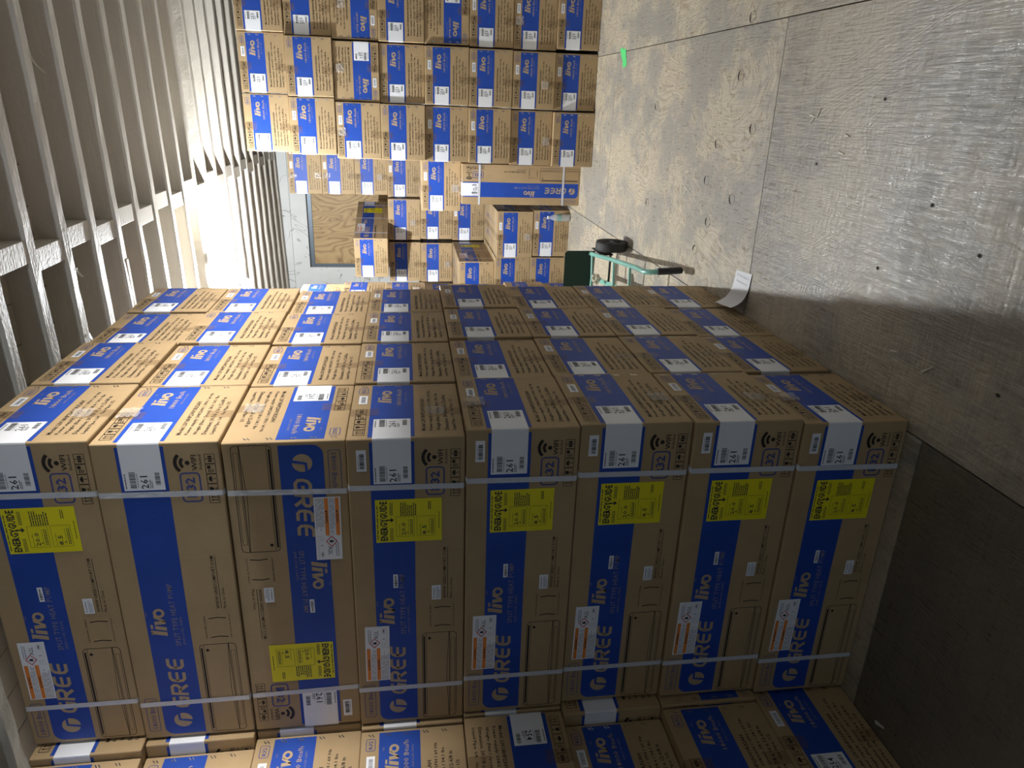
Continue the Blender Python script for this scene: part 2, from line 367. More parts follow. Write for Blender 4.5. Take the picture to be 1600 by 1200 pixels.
    for q, sgn in ((0.12, 1), (0.28, 1)):
        draw_gree(F, 0.20*kx, q*kw, 0.17, 0.04, M_NAVY, 1); draw_livo(F, 0.45*kx, q*kw, 0.09, 0.04, M_NAVY, 1); F.text('SPLIT TYPE HEAT PUMP', 0.60*kx, q*kw+0.03, 0.82*kx, 0.012, M_NAVY, 1)
    return mb.mesh('carton_%s' % power)

def label_mesh(L, Wd, H, num, corner):
    """white shipping label folded round a vertical edge"""
    mb = MB(); fs = faces_of(L, Wd, H); ky = H/0.329; kx = L/1.0128
    if corner == 'a': ff, fe = fs['front'], fs['right']
    else: ff, fe = fs['back'], fs['left']
    h = 0.0012; b0, b1 = 0.071*ky, 0.177*ky
    F = Face(mb, ff, h); E = Face(mb, fe, h)
    a0 = L-0.140
    # front leaf, rounded fold, end leaf
    p1 = [ff(a0, b, h) for b in (b1, b0)]; p2 = [ff(L-0.004, b, h) for b in (b1, b0)]; p3 = [fe(0.004, b, h) for b in (b1, b0)]; p4 = [fe(0.128, b, h) for b in (b1, b0)]
    pm = [tuple((ff(L, b, 0.0005)[i]+fe(0, b, 0.0005)[i])/2 for i in range(3)) for b in (b1, b0)]
    for q, r in ((p1, p2), (p2, pm), (pm, p3), (p3, p4)): mb.poly([q[0], r[0], r[1], q[1]], M_WHITE)
    F2 = Face(mb, ff, 0.0004)
    lv = 3.6
    def sheet(G, x0, rev=False):
        G.fine(x0+0.002, b0+0.0035, x0+0.050, b0+0.009, 1, M_LINK, lv)
        G.bars(x0+0.004, b0+0.017, x0+0.052, b0+0.033, M_LINK, lv, 26, 5); G.fine(x0+0.006, b0+0.035, x0+0.050, b0+0.040, 1, M_GREY, lv)
        G.text(num, x0+0.0015, b0+0.0645, x0+0.040, 0.0205, M_LINK, lv, bold=0.012)
        G.fine(x0+0.002, b0+0.067, x0+0.030, b0+0.076, 2, M_LINK, lv, 4)
        G.bars(x0+0.012, b0+0.083, x0+0.050, b0+0.096, M_LINK, lv, 18, 9)
    sheet(F2, a0+0.004); sheet(Face(mb, fe, 0.0004), 0.128-0.058)
    return mb.mesh('shipping_label')

def guide_mesh(L, Wd, H, face):
    mb = MB(); f = faces_of(L, Wd, H)[face]; kx = L/1.0128; ky = H/0.329
    F = Face(mb, lambda a, b, h: f(0.681*kx+a, 0.072*ky+b, h), 0.0004); w, hh = 0.141, 0.190
    F.rect(0, 0, w, hh, M_YEL, 3)
    F.fine(0.01, 0.003, 0.13, 0.008, 1, M_LINK, 4)
    F.text('ENERGYGUIDE', 0.006, 0.034, 0.136, 0.0215, M_LINK, 4, bold=0.03)
    F.line([(0.074, 0.028), (0.074, 0.046)], 0.004, M_LINK, 4); F.pg([(0.066, 0.043), (0.082, 0.043), (0.074, 0.052)], M_LINK, 4)
    F.fine(0.006, 0.040, 0.05, 0.050, 3, M_LINK, 4); F.fine(0.09, 0.040, 0.134, 0.050, 3, M_LINK, 4)
    F.fine(0.086, 0.070, 0.134, 0.118, 8, M_LINK, 4); F.fine(0.105, 0.150, 0.134, 0.160, 2, M_LINK, 4)
    for b, t in ((0.058, '20.0'), (0.118, '8.5')):
        F.rrect(0.018, b, 0.084, b+0.052, 0.001, 0.0008, M_LINK, 4); F.text('Efficiency Rating (SEER2)' if t == '20.0' else 'Efficiency Rating (HSPF2)', 0.021, b+0.012, 0.060, 0.004, M_LINK, 4)
        F.text(t, 0.022, b+0.0275, 0.022+0.0105*len(t), 0.0125, M_LINK, 4, bold=0.012)
        F.line([(0.022, b+0.036), (0.074, b+0.036)], 0.0008, M_LINK, 4); F.pg([(0.028, b+0.034), (0.034, b+0.034), (0.031, b+0.029)], M_LINK, 4); F.fine(0.024, b+0.040, 0.078, b+0.049, 2, M_LINK, 4)
    F.fine(0.04, 0.180, 0.10, 0.184, 1, M_LINK, 4)
    return mb.mesh('energy_guide_label')
def warn_mesh(L, Wd, H, face):
    mb = MB(); f = faces_of(L, Wd, H)[face]; kx = L/1.0128; ky = H/0.329
    F = Face(mb, lambda a, b, h: f(0.176*kx+a, 0.0235*ky+b+a*0.012, h), 0.0004); w, hh = 0.208, 0.074
    F.rect(0, 0, w, hh, M_WHITE, 3)
    F.rect(0.003, 0.004, 0.126, 0.015, M_ORA, 4); F.rect(0.003, 0.034, 0.126, 0.045, M_ORA, 4)
    for b in (0.013, 0.043):
        F.text('WARNING' if b < 0.03 else 'WARNING', 0.052, b, 0.084, 0.0062, M_LINK, 5, bold=0.02); F.pg([(0.043, b), (0.050, b), (0.0465, b-0.007)], M_LINK, 5)
    F.fine(0.003, 0.017, 0.126, 0.032, 4, M_GREY, 4, 5); F.fine(0.003, 0.047, 0.126, 0.071, 6, M_GREY, 4, 6)
    c = (0.146, 0.0285); r = 0.0175
    F.line([(c[0]-r, c[1]), (c[0], c[1]-r*0.86), (c[0]+r, c[1]), (c[0], c[1]+r*0.86)], 0.0026, M_RED, 4, True)
    F.pg([(c[0]-0.005, c[1]+0.002), (c[0]-0.001, c[1]-0.008), (c[0]+0.005, c[1]+0.001), (c[0]+0.003, c[1]+0.006), (c[0]-0.003, c[1]+0.006)], M_LINK, 5)
    F.text('A2L', 0.163, 0.0395, 0.192, 0.0115, M_LINK, 4); F.fine(0.150, 0.008, 0.200, 0.020, 2, M_GREY, 4)
    F.rrect(0.134, 0.051, 0.143, 0.060, 0.001, 0.0008, M_GREY, 4); F.rrect(0.181, 0.052, 0.200, 0.061, 0.003, 0.0008, M_GREY, 4); F.rect(0.184, 0.055, 0.196, 0.058, M_LINK, 4)
    F.rect(0.158, 0.053, 0.160, 0.060, M_LINK, 4); F.line([(0.128, 0.048), (0.128, 0.073)], 0.0006, M_GREY, 4); F.line([(0.128, 0.066), (0.205, 0.066)], 0.0006, M_GREY, 4)
    return mb.mesh('refrigerant_warning_label')
def small_mesh(L, Wd, H, face, which):
    mb = MB(); f = faces_of(L, Wd, H)[face]; kx = L/1.0128; ky = H/0.329; kw = Wd/0.406
    if which == 'end':
        F = Face(mb, lambda a, b, h: f(a*kw, b*ky, h), 0.0004)
        F.rect(0.243, 0.021, 0.308, 0.047, M_WHITE, 3); F.bars(0.252, 0.028, 0.298, 0.041, M_GREY, 4, 20, 3)
    elif which == 'side':
        F = Face(mb, lambda a, b, h: f(a*kx, b*ky, h), 0.0004)
        F.rect(0.914, 0.026, 0.980, 0.053, M_WHITE, 3); F.bars(0.921, 0.034, 0.968, 0.047, M_LINK, 4, 20, 3); F.fine(0.921, 0.029, 0.968, 0.033, 1, M_GREY, 4)
    elif which == 'serial':
        F = Face(mb, lambda a, b, h: f(a*kx, b*ky, h), 0.0004)
        F.rect(0.521, 0.117, 0.569, 0.131, M_WHITE, 3); F.bars(0.527, 0.120, 0.550, 0.128, M_LINK, 4, 10, 8); F.fine(0.551, 0.121, 0.565, 0.127, 1, M_LINK, 4)
    else:
        F = Face(mb, lambda a, b, h: f(a*kx, b*ky, h), 0.0004)
        F.rect(0.471, 0.231, 0.523, 0.2585, M_WHITE, 3); F.text('A', 0.475, 0.240, None, 0.006, M_LINK, 4, shear=0.3); F.fine(0.484, 0.236, 0.515, 0.240, 1, M_LINK, 4); F.fine(0.475, 0.244, 0.519, 0.256, 5, M_GREY, 4)
    return mb.mesh('sticker')
def strap_mesh(L, Wd, H, x):
    mb = MB(); w = 0.0085; h = 0.0022; c = 0.004
    pts = [(-Wd/2-h, c), (-Wd/2-h, H-c), (-Wd/2+c, H+h*.5), (Wd/2-c, H+h*.5), (Wd/2+h, H-c), (Wd/2+h, c), (Wd/2-c, -h*0.2), (-Wd/2+c, -h*0.2)]
    out = []
    for i in range(len(pts)):   # the strap wanders a little across each face
        y, z = pts[i]; out.append((y, z, 0.004*math.sin(i*1.9+x*5)))
    rows = [[(x-L/2-w+s, y, z), (x-L/2+w+s, y, z)] for y, z, s in out]
    mb.grid(rows, M_STRAP, close_v=True, smooth=False); return mb.mesh('strap')
def tape_mesh(L, Wd, H, low):
    mb = MB(); h = 0.0016; y0, y1 = -0.050, 0.000
    if low: pts = [(-L/2+0.004, -h*0.3), (L/2-0.004, -h*0.3), (L/2+h, 0.004), (L/2+h, 0.070)]
    else: pts = [(L/2+h, H-0.085), (L/2+h, H-0.004), (L/2-0.004, H+h*0.6), (-L/2+0.004, H+h*0.6), (-L/2-h, H-0.004), (-L/2-h, H-0.085)]
    mb.grid([[(x, y0, z), (x, y1, z)] for x, z in pts], M_TAPE, smooth=False); return mb.mesh('packing_tape')

def crinkle_mesh(L, Wd, H, seed, dy, dz):
    mb = MB(); rnd = random.Random(seed); rows = []
    for i in range(8):
        rows.append([(L/2+0.0035+rnd.uniform(0, .006), -0.050+0.060*j/7+rnd.uniform(-.003, .003)+dy, dz+0.055*i/7+rnd.uniform(-.003, .003)) for j in range(8)])
    mb.grid(rows, M_CRINKLE, smooth=False); return mb.mesh('crinkled_tape')

DIM = {'18': (1.0128, 0.406, 0.329, '18000'), '24': (1.04, 0.418, 0.331, '24000')}
MS = {}
for k, (L, Wd, H, pw) in DIM.items():
    MS[k] = dict(carton=body_mesh(L, Wd, H, pw, 1), tape_hi=tape_mesh(L, Wd, H, False), tape_lo=tape_mesh(L, Wd, H, True))
    for num in (('261', '253', '254', '251') if k == '18' else ('253',)):
        for c in 'ab': MS[k]['lab'+num+c] = label_mesh(L, Wd, H, num, c)
    for fc in ('front', 'back'):
        MS[k]['guide'+fc] = guide_mesh(L, Wd, H, fc); MS[k]['warn'+fc] = warn_mesh(L, Wd, H, fc)
        for w in ('side', 'serial', 'cert'): MS[k][w+fc] = small_mesh(L, Wd, H, fc, w)
    MS[k]['endright'] = small_mesh(L, Wd, H, 'right', 'end'); MS[k]['endleft'] = small_mesh(L, Wd, H, 'left', 'end')
    MS[k]['crinkle'] = [crinkle_mesh(L, Wd, H, q, (0, .01, -.01)[q], (.02, .26, .05)[q]) for q in range(3)]
    MS[k]['straps'] = [strap_mesh(L, Wd, H, x) for x in ((0.141, 0.862) if k == '18' else (0.12, 0.50, 0.90))]
ORD = ['lowest', 'seventh', 'sixth', 'fifth', 'fourth', 'third', 'second', 'topmost']
NBOX = 0; RS = random.Random(21)
def carton(x, y, z, rz=0.0, flip=False, kind='18', num='261', height=None, guides=('front',), end_sticker=True, side_stickers=True, straps=True, label='', group='', glint=True, R=None):
    """x, y: middle of the footprint; z: underside. rz turns it on the floor, flip rolls it upside down about its long axis"""
    global NBOX; NBOX += 1
    L, Wd, H, _ = DIM[kind]; m = MS[kind]
    r = empty('carton'); k = (height or H)/H
    M = Matrix.Translation((x, y, z)) @ Matrix.Rotation(rz, 4, 'Z')
    if R is not None: M = Matrix.Translation((x, y, z)) @ R
    if flip: M = M @ Matrix.Translation((0, 0, H*k)) @ Matrix.Rotation(math.pi, 4, 'X')
    r.matrix_world = M @ Matrix.Diagonal((1, 1, k, 1))
    tag(r, label, 'box', group)
    def part(name, me, lab=None):
        o = link(name, me, r)
        if lab: o['label'] = lab
        return o
    part('carton_body', m['carton']); part('packing_tape', m['tape_hi'], 'clear packing tape'); part('packing_tape', m['tape_lo'], 'clear packing tape')
    part('shipping_label', m['lab'+num+'a'], 'white shipping label folded round the corner'); part('shipping_label', m['lab'+num+'b'], 'white shipping label folded round the corner')
    if straps:
        for s in m['straps']:
            so = part('strap', s, 'translucent white plastic strap'); so.location.x = RS.uniform(-.009, .009)
    for fc in guides:
        part('energy_guide_label', m['guide'+fc], 'yellow energy rating label'); part('warning_label', m['warn'+fc], 'white and orange warning label')
    if side_stickers:
        for fc in guides or ('front',):
            part('barcode_sticker', m['side'+fc]); part('serial_sticker', m['serial'+fc]); part('certificate_sticker', m['cert'+fc])
    if end_sticker: part('barcode_sticker', m['endright'])
    if glint and NBOX % 4 == 1: part('crinkled_tape', m['crinkle'][NBOX % 3], 'crinkled glinting end of clear tape')
    return r
# ---------------------------------------------------------------- the room
def bare(col, rough=0.6, spec=0.3): return mat('m', col, rough, spec=spec)
# floor: sheets of worn plywood
M_PLY = mat('worn_plywood', (0.4, 0.33, 0.24, 1), 0.5, spec=0.75)
t = NT(M_PLY)
tc = t.n('ShaderNodeTexCoord'); geo = t.n('ShaderNodeNewGeometry'); rnd = geo.outputs['Random Per Island']
off = t.n('ShaderNodeVectorMath', operation='SCALE'); off.inputs[0].default_value = (3.7, 5.3, 1.1)
t.l(rnd, off.inputs['Scale'])
off.inputs['Scale'].default_value = 1.0
sc3 = t.math('MULTIPLY', rnd, 9.0); t.l(sc3, off.inputs['Scale'])
addv = t.n('ShaderNodeVectorMath', operation='ADD'); t.l(tc.outputs['Object'], addv.inputs[0]); t.l(off.outputs[0], addv.inputs[1])
def mp(scale):
    m = t.n('ShaderNodeMapping'); m.inputs['Scale'].default_value = scale; t.l(addv.outputs[0], m.inputs['Vector']); return m.outputs['Vector']
n1 = t.noise(mp((1.5, 0.75, 1)), 1.5, 4, 0.5, 1.3)            # contour of the rotary-cut veneer
rings = t.math('FRACT', t.math('MULTIPLY', n1, 26.0))
rings = t.math('ABSOLUTE', t.math('SUBTRACT', rings, 0.5))
stre = t.noise(mp((70, 4.0, 1)), 2.0, 5, 0.68)                  # long fine streaks along the sheet
cross = t.noise(mp((3, 24, 1)), 2.0, 3, 0.6)
wear = t.noise(mp((1.3, 1.0, 1)), 2.2, 6, 0.65)
spots = t.noise(mp((6, 6, 1)), 3.0, 4, 0.6)
c1 = t.ramp(rings, [(0.0, (0.31, 0.235, 0.15)), (0.16, (0.54, 0.46, 0.325)), (0.5, (0.63, 0.56, 0.42))])
c2 = t.mix(t.ramp(stre, [(0.42, (0, 0, 0)), (0.72, (0.8, 0.8, 0.8))]), c1, (0.42, 0.375, 0.30, 1))
c3 = t.mix(t.ramp(wear, [(0.45, (0, 0, 0)), (0.56, (0.85, 0.85, 0.85))]), c2, (0.32, 0.30, 0.26, 1))
c4 = t.mix(t.ramp(spots, [(0.58, (0, 0, 0)), (0.74, (0.6, 0.6, 0.6))]), c3, (0.24, 0.215, 0.18, 1))
# the nearer sheet is the most worn and dirty
sep = t.n('ShaderNodeSeparateXYZ'); t.l(tc.outputs['Object'], sep.inputs[0])
near = t.ramp(t.math('ADD', t.math('MULTIPLY', sep.outputs['Y'], 0.14), 0.5), [(0.30, (0.80, 0.80, 0.80)), (0.655, (0.70, 0.70, 0.70)), (0.662, (0.10, 0.10, 0.10)), (1.0, (0.0, 0.0, 0.0))])
dirty = t.mix(t.ramp(t.noise(mp((26, 3.0, 1)), 2.2, 5, 0.6), [(0.5, (0, 0, 0)), (0.66, (1, 1, 1))]), (0.20, 0.175, 0.14, 1), (0.43, 0.39, 0.32, 1))
dirty = t.mix(t.ramp(wear, [(0.40, (1, 1, 1)), (0.62, (0, 0, 0))]), dirty, (0.40, 0.34, 0.25, 1))
c5 = t.mix(near, c4, dirty)
# near left sheets are darkened: dirt plus shade put into the colour
shade_stain = t.math('MULTIPLY', t.math('LESS_THAN', sep.outputs['Y'], -0.09), t.math('LESS_THAN', sep.outputs['X'], -0.03))
c5 = t.mix(t.math('MULTIPLY', shade_stain, 0.8), c5, (0.085, 0.066, 0.045, 1))
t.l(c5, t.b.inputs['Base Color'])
rg = t.ramp(t.math('ADD', stre, t.math('MULTIPLY', cross, 0.4)), [(0.46, (0.17, 0.17, 0.17)), (0.90, (0.52, 0.52, 0.52))])
t.l(rg, t.b.inputs['Roughness'])
t.bump(t.math('ADD', t.math('MULTIPLY', stre, 1.0), t.math('ADD', t.math('MULTIPLY', cross, 0.5), t.math('MULTIPLY', rings, 0.25))), 0.62, 0.006)
M_GAP = mat('seam_dirt', (0.05, 0.04, 0.03, 1), 0.9)
mb = MB(); g = 0.0022
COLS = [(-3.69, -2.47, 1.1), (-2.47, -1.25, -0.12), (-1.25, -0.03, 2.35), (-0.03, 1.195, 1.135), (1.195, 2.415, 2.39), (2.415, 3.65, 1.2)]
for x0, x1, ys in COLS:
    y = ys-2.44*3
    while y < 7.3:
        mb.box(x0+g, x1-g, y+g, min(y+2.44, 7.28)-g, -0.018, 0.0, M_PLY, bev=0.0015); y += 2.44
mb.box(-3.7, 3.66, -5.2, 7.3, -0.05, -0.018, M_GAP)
# oval repair plugs let into the veneer, and open knots
def ring(cx, cy, rx, ry, a0, a1, w, n=12):
    P = [(cx+rx*math.cos(math.radians(a0+(a1-a0)*i/n)), cy+ry*math.sin(math.radians(a0+(a1-a0)*i/n))) for i in range(n+1)]
    for i in range(n):
        ww = w*math.sin(math.pi*(i+0.5)/n)+0.0004
        (xa, ya), (xb, yb) = P[i], P[i+1]
        k = [(1-ww/rx), (1-ww/ry)]
        mb.poly([(cx+(xa-cx)*k[0], cy+(ya-cy)*k[0], 0.0008), (xa, ya, 0.0008), (xb, yb, 0.0008), (cx+(xb-cx)*k[0], cy+(yb-cy)*k[0], 0.0008)], M_GAP)
for cx, cy, a in ((0.995, 1.50, 170), (1.225, 1.46, 180), (0.78, 1.31, 175), (0.70, 1.66, 190), (0.47, 1.42, 200), (0.33, 1.66, 180), (0.52, 1.74, 170), (0.17, 1.78, 150), (0.86, 2.62, 200), (0.30, 2.62, 180)):
    ring(cx, cy, 0.024, 0.032, a-160, a-10, 0.011); ring(cx, cy, 0.024, 0.032, a+0, a+190, 0.002)
for cx, cy in ((0.62, 0.10), (0.40, 0.28), (0.90, 0.42), (0.52, -0.12), (0.20, -0.30), (0.68, 0.75)):
    mb.poly([(cx+0.006*math.cos(q), cy+0.009*math.sin(q), 0.0008) for q in (0, 1, 2.1, 3.1, 4.2, 5.2)], M_GAP)
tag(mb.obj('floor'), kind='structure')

# ceiling: painted boards on painted joists, joists across the room
M_PAINT = mat('ceiling_paint', (0.60, 0.56, 0.50, 1), 0.55, spec=0.4)
t = NT(M_PAINT); a = t.noise(t.coords((1, 8, 8)), 1.5, 5, 0.6); b = t.noise(t.coords(), 14, 4, 0.6)
c = t.mix(t.ramp(b, [(0.62, (0, 0, 0)), (0.80, (0.55, 0.55, 0.55))]), t.ramp(a, [(0.3, (0.50, 0.46, 0.395)), (0.7, (0.57, 0.53, 0.46))]), (0.40, 0.35, 0.29, 1))
t.l(c, t.b.inputs['Base Color']); t.bump(t.math('ADD', t.noise(t.coords((3, 40, 40)), 2, 4), t.noise(t.coords(), 70, 3)), 0.35, 0.006)
M_DECK = mat('ceiling_board_paint', (0.42, 0.385, 0.33, 1), 0.7)
t = NT(M_DECK); t.l(t.mix(t.ramp(t.noise(t.coords((0.6, 1.5, 1)), 3, 5, 0.65), [(0.5, (0, 0, 0)), (0.75, (0.7, 0.7, 0.7))]), (0.54, 0.49, 0.41, 1), (0.28, 0.24, 0.19, 1)), t.b.inputs['Base Color'])
M_BAREWOOD = mat('bare_joist_wood', (0.34, 0.22, 0.11, 1), 0.7)
CEIL = empty('ceiling', (0, 0, 2.942)); CEIL.rotation_euler = (0, -0.0235, 0); tag(CEIL, kind='structure')
def czero(x, y, z): return (x, y, z)
mb = MB()
for i in range(44):   # boards above, tongue and groove, running front to back
    x = -3.7+i*0.17; mb.box(x+0.002, x+0.168, -5.3, 7.4, 0.108, 0.133, M_DECK, bev=0.002)
mb.box(-3.7, 3.8, -5.3, 7.4, 0.134, 0.16, M_DECK)
o = mb.obj('ceiling_boards', CEIL)
rj = random.Random(5)
JY = [1.556-0.305*11+0.305*k for k in range(30)]
for k, y in enumerate(JY):
    if y > 7.18: break
    mb = MB(); w = 0.062+rj.uniform(-0.003, 0.004); d = 0.108; n = 90; rows = []
    rough = 0.004 if k % 3 else 0.0025
    for i in range(n+1):
        x = -3.68+7.4*i/n
        j = [noise.noise(Vector((x*7.0, y*9, q*3.1)))*rough for q in range(6)]
        zz = noise.noise(Vector((x*0.6, y, 5.5)))*0.006
        rows.append([(x, y-0.002+j[0], d), (x, y+j[1]*0.8, 0.010), (x, y+0.006+j[1], zz+j[2]), (x, y+w-0.0015+j[3], zz+j[4]), (x, y+w+j[3]*0.9, 0.004), (x, y+w+0.002+j[5], d)])
    mb.grid(rows, M_PAINT, smooth=False); mb.obj('joist', CEIL)
# a run of blocking between the joists
for k, y in enumerate(JY[:-1]):
    if y > 6.9: break
    mb = MB(); dx = rj.uniform(-0.010, 0.010)+(0.026 if k % 2 else -0.020)
    mb.box(0.165+dx, 0.255+dx, y+0.068, y+0.303, 0.006, 0.104, M_PAINT, bev=0.002); mb.obj('joist_blocking', CEIL)
# torn splinters and flaps of paint on the joists
for x, y, s, bw in ((-0.20, 1.60, 1.0, 0), (0.98, 1.60, 1.6, 0), (0.10, 1.61, 0.8, 0), (-0.30, 2.20, 1.3, 1)):
    mb = MB(); rows = []
    for i in range(7):
        u = i/6; rows.append([(x-0.05*s*u, y-0.003, -0.001-0.030*u*u*s), (x-0.05*s*u, y+0.022, -0.001-0.026*u*u*s)])
    mb.grid(rows, M_PAINT); mb.obj('peeling_paint', CEIL)
mb = MB(); mb.box(-0.40, 0.02, JY[13]+0.036, JY[13]+0.071, -0.0035, 0.02, M_BAREWOOD, bev=0.003); mb.obj('bare_wood_patch', CEIL)

# walls
M_WALL = mat('wall_paint', (0.62, 0.64, 0.63, 1), 0.7)
t = NT(M_WALL); v = t.coords(); nz = t.noise(v, 3.2, 6, 0.62, 0.4)
crack = t.math('ABSOLUTE', t.math('SUBTRACT', t.noise(t.coords((1.2, 1, 1.2)), 1.7, 3, 0.5, 1.2), 0.5))
fl = t.noise(t.coords((1, 1, 1.4)), 7, 5, 0.7, 0.6)
c = t.mix(t.ramp(crack, [(0.0, (0.55, 0.55, 0.55)), (0.004, (0.4, 0.4, 0.4)), (0.008, (0, 0, 0))]), t.ramp(nz, [(0.3, (0.72, 0.73, 0.71)), (0.7, (0.80, 0.81, 0.79))]), (0.16, 0.15, 0.14, 1))
c = t.mix(t.ramp(fl, [(0.655, (0, 0, 0)), (0.675, (1, 1, 1))]), c, (0.13, 0.12, 0.11, 1))
t.l(c, t.b.inputs['Base Color']); t.bump(t.math('ADD', nz, t.math('MULTIPLY', fl, 0.6)), 0.4, 0.01)
M_PANEL = mat('window_plywood', (0.52, 0.34, 0.15, 1), 0.5)
t = NT(M_PANEL); n1 = t.noise(t.coords((1.5, 1, 0.9)), 1.1, 3, 0.45, 1.2)
rg = t.math('ABSOLUTE', t.math('SUBTRACT', t.math('FRACT', t.math('MULTIPLY', n1, 17.0)), 0.5))
c = t.ramp(rg, [(0.0, (0.27, 0.155, 0.06)), (0.12, (0.42, 0.27, 0.115)), (0.5, (0.53, 0.36, 0.165))])
c = t.mix(t.ramp(t.noise(t.coords((7, 1, 1.2)), 1.6, 3), [(0.66, (0, 0, 0)), (0.74, (0.8, 0.8, 0.8))]), c, (0.15, 0.075, 0.03, 1))
t.l(c, t.b.inputs['Base Color'])
M_STEEL = mat('dark_steel', (0.10, 0.12, 0.14, 1), 0.4, 0.6)
M_BLK = mat('black_rubber', (0.012, 0.012, 0.013, 1), 0.6)
YB = 7.25
mb = MB()   # back wall with the window opening
for x0, x1, z0, z1 in ((-3.7, -1.12, 0, 3.1), (1.10, 3.66, 0, 3.1), (-1.12, 1.10, 2.66, 3.1), (-1.12, 1.10, 0, 1.45)): mb.box(x0, x1, YB, YB+0.25, z0, z1, M_WALL)
tag(mb.obj('wall_back'), kind='structure')
mb = MB(); mb.box(-3.7, 3.66, YB-0.035, YB-0.001, 2.845, 2.96, M_WALL, bev=0.006); tag(mb.obj('trim_1'), kind='structure')
mb = MB(); mb.box(-1.12, 1.10, YB+0.02, YB+0.07, 2.60, 2.66, M_STEEL, bev=0.003); mb.box(-1.12, 1.10, YB+0.01, YB+0.02, 2.648, 2.66, M_BLK)
mb.box(-1.12, -1.08, YB+0.03, YB+0.07, 1.45, 2.60, M_STEEL); mb.box(1.06, 1.10, YB+0.03, YB+0.07, 1.45, 2.60, M_STEEL)
W1 = tag(mb.obj('window_1'), kind='structure')
mb = MB(); mb.box(-1.115, 1.06, YB+0.035, YB+0.055, 1.46, 2.612, M_PANEL); mb.obj('plywood_panel', W1)
mb = MB(); mb.box(-3.95, -3.70, -5.3, YB+0.25, 0, 3.1, M_WALL); tag(mb.obj('wall_left'), kind='structure')
mb = MB(); mb.box(3.66, 3.9, -5.3, YB+0.25, 0, 3.15, M_WALL); tag(mb.obj('wall_right'), kind='structure')

# ---------------------------------------------------------------- stacks
LV = lambda k: ORD[k]
ROW = ['first', 'second', 'third', 'fourth', 'fifth', 'sixth', 'seventh', 'eighth']
def rowname(k, top=7): return ROW[top-k]
Zp = [.333, .335, .335, .325, .328, .329, .325, .319]
ZZ = [0.001]
for p in Zp: ZZ.append(ZZ[-1]+p)
mdX = [.005, .014, .012, .008, -.013, -.02, -.008, .002]; mdY = [-.021, -.013, 0, -.007, 0, .018, .008, .011]
L, WB = 1.0128, 0.406
rr = random.Random(11)
stick0 = {7: True, 6: False, 5: False, 4: True, 3: True, 2: True, 1: True, 0: True}
DEP = [0, .413, .834, 1.257]
GM = 'cartons of the large near stack'
def LB(s): return s
for k in range(8):
    for c in range(4):
        x1 = mdX[k] if c == 0 else mdX[k]*0.6+rr.uniform(-.008, .008)
        y0 = mdY[k] if c == 0 else max(DEP[c]+rr.uniform(-.006, .006), yprev+.4125)
        yprev = y0
        flip = (c == 0 and k == 5)
        if c == 0:
            desc = 'blue-banded carton, long side toward camera at near stack corner, %s row below the ceiling' % rowname(k)
            if flip: desc = 'upside-down blue-banded carton, long side toward camera, third row below the ceiling'
        else: desc = 'blue-banded carton end, near stack, %s row below ceiling, %s column behind the corner' % (rowname(k), ROW[c-1])
        gd = ('front', 'back') if c == 0 else ()
        if c == 0 and k == 6: gd = ()
        carton(x1-L/2, y0+WB/2, ZZ[k], rz=(rr.uniform(-.002, .002) if c == 0 else rr.uniform(-.0015, .0015)), flip=flip, num='261' if not (c == 2 and k == 3) else '261', height=Zp[k]-.0025,
               guides=gd, end_sticker=stick0[k] if c == 0 else rr.random() < 0.6, side_stickers=(c == 0 and k != 6), label=desc, group=GM)
# second row of the near stack, only slivers of it show, and the row standing forward of it at the left
pp = [-.01, .045, .045, .010, .012, -.02, .01, .035]; nn = [.002, .006, .043, .003, .003, .02, .04, .02]
for k in range(8):
    x1 = mdX[k]-L-.008; y0 = -pp[k]
    carton(x1-L/2-.001, max(y0, y0)+WB/2, ZZ[k], flip=(k == 1), height=Zp[k]-.0025, guides=(), end_sticker=False, side_stickers=False, glint=False,
           label='carton mostly hidden behind the left front column, %s row below the ceiling' % rowname(k), group=GM)
    xn = x1-nn[k]-.003; yn = y0-.004-WB
    carton(xn-L/2, yn-.002+WB/2, ZZ[k], flip=(k == 3), num='254', height=Zp[k]-.0025, guides=(), end_sticker=k in (0, 2, 4, 5), side_stickers=False,
           label='forward-standing carton end at the left of the near stack, %s row below the ceiling' % rowname(k), group='cartons of the forward left column')

# narrow stack beyond the near one: only its printed ends show past the near stack
for k in range(7):
    z = 0.001+k*.3335
    carton(-0.600-L/2+rr.uniform(-.012, .012), 3.84+.015*(k % 2)+WB/2, z, height=.331, guides=(), side_stickers=False, end_sticker=False, num='253',
           label='bright carton end just showing past the near stack, %s row from the top' % rowname(k, 6), group='cartons of the narrow stack beyond')
# far right stack, ends toward the camera
fX = [-.022, -.018, -.012, -.007, -.004, .001, .024, .038]; fZ = [.33, .33, .331, .332, .335, .335, .334, .33]
FZ = [0.001]
for p in fZ: FZ.append(FZ[-1]+p)
for c in range(3):
    for k in range(8):
        flip = (k == 5 and c in (1, 2)) or (k == 3 and c == 2)
        gap = 0.0 if c < 2 else (0.018 if k == 0 else 0.004)
        x0 = .406+fX[k]*(1 if c == 0 else .7)+c*.413+gap+rr.uniform(-.001, .002); 
        if c: x0 = max(x0, prev[k]+.411)
        if c == 0 and k == 0: prev = [0]*8
        prev[k] = x0
        y0 = 4.116+rr.uniform(-.012, .015)-(.03 if (k == 0 and c == 0) else 0)
        num = '251' if (flip and c == 1) else '253'
        carton(x0+WB/2, y0+L/2, FZ[k], rz=-math.pi/2, flip=flip, num=num, height=fZ[k]-.0025, guides=(), end_sticker=rr.random() < .6 or k < 3 and c > 0, side_stickers=False,
               label='%scarton end, far stack, %s row below ceiling, %s column from its left edge' % ('upside-down ' if flip else 'blue-banded ', rowname(k), ROW[c]), group='cartons of the far stack')
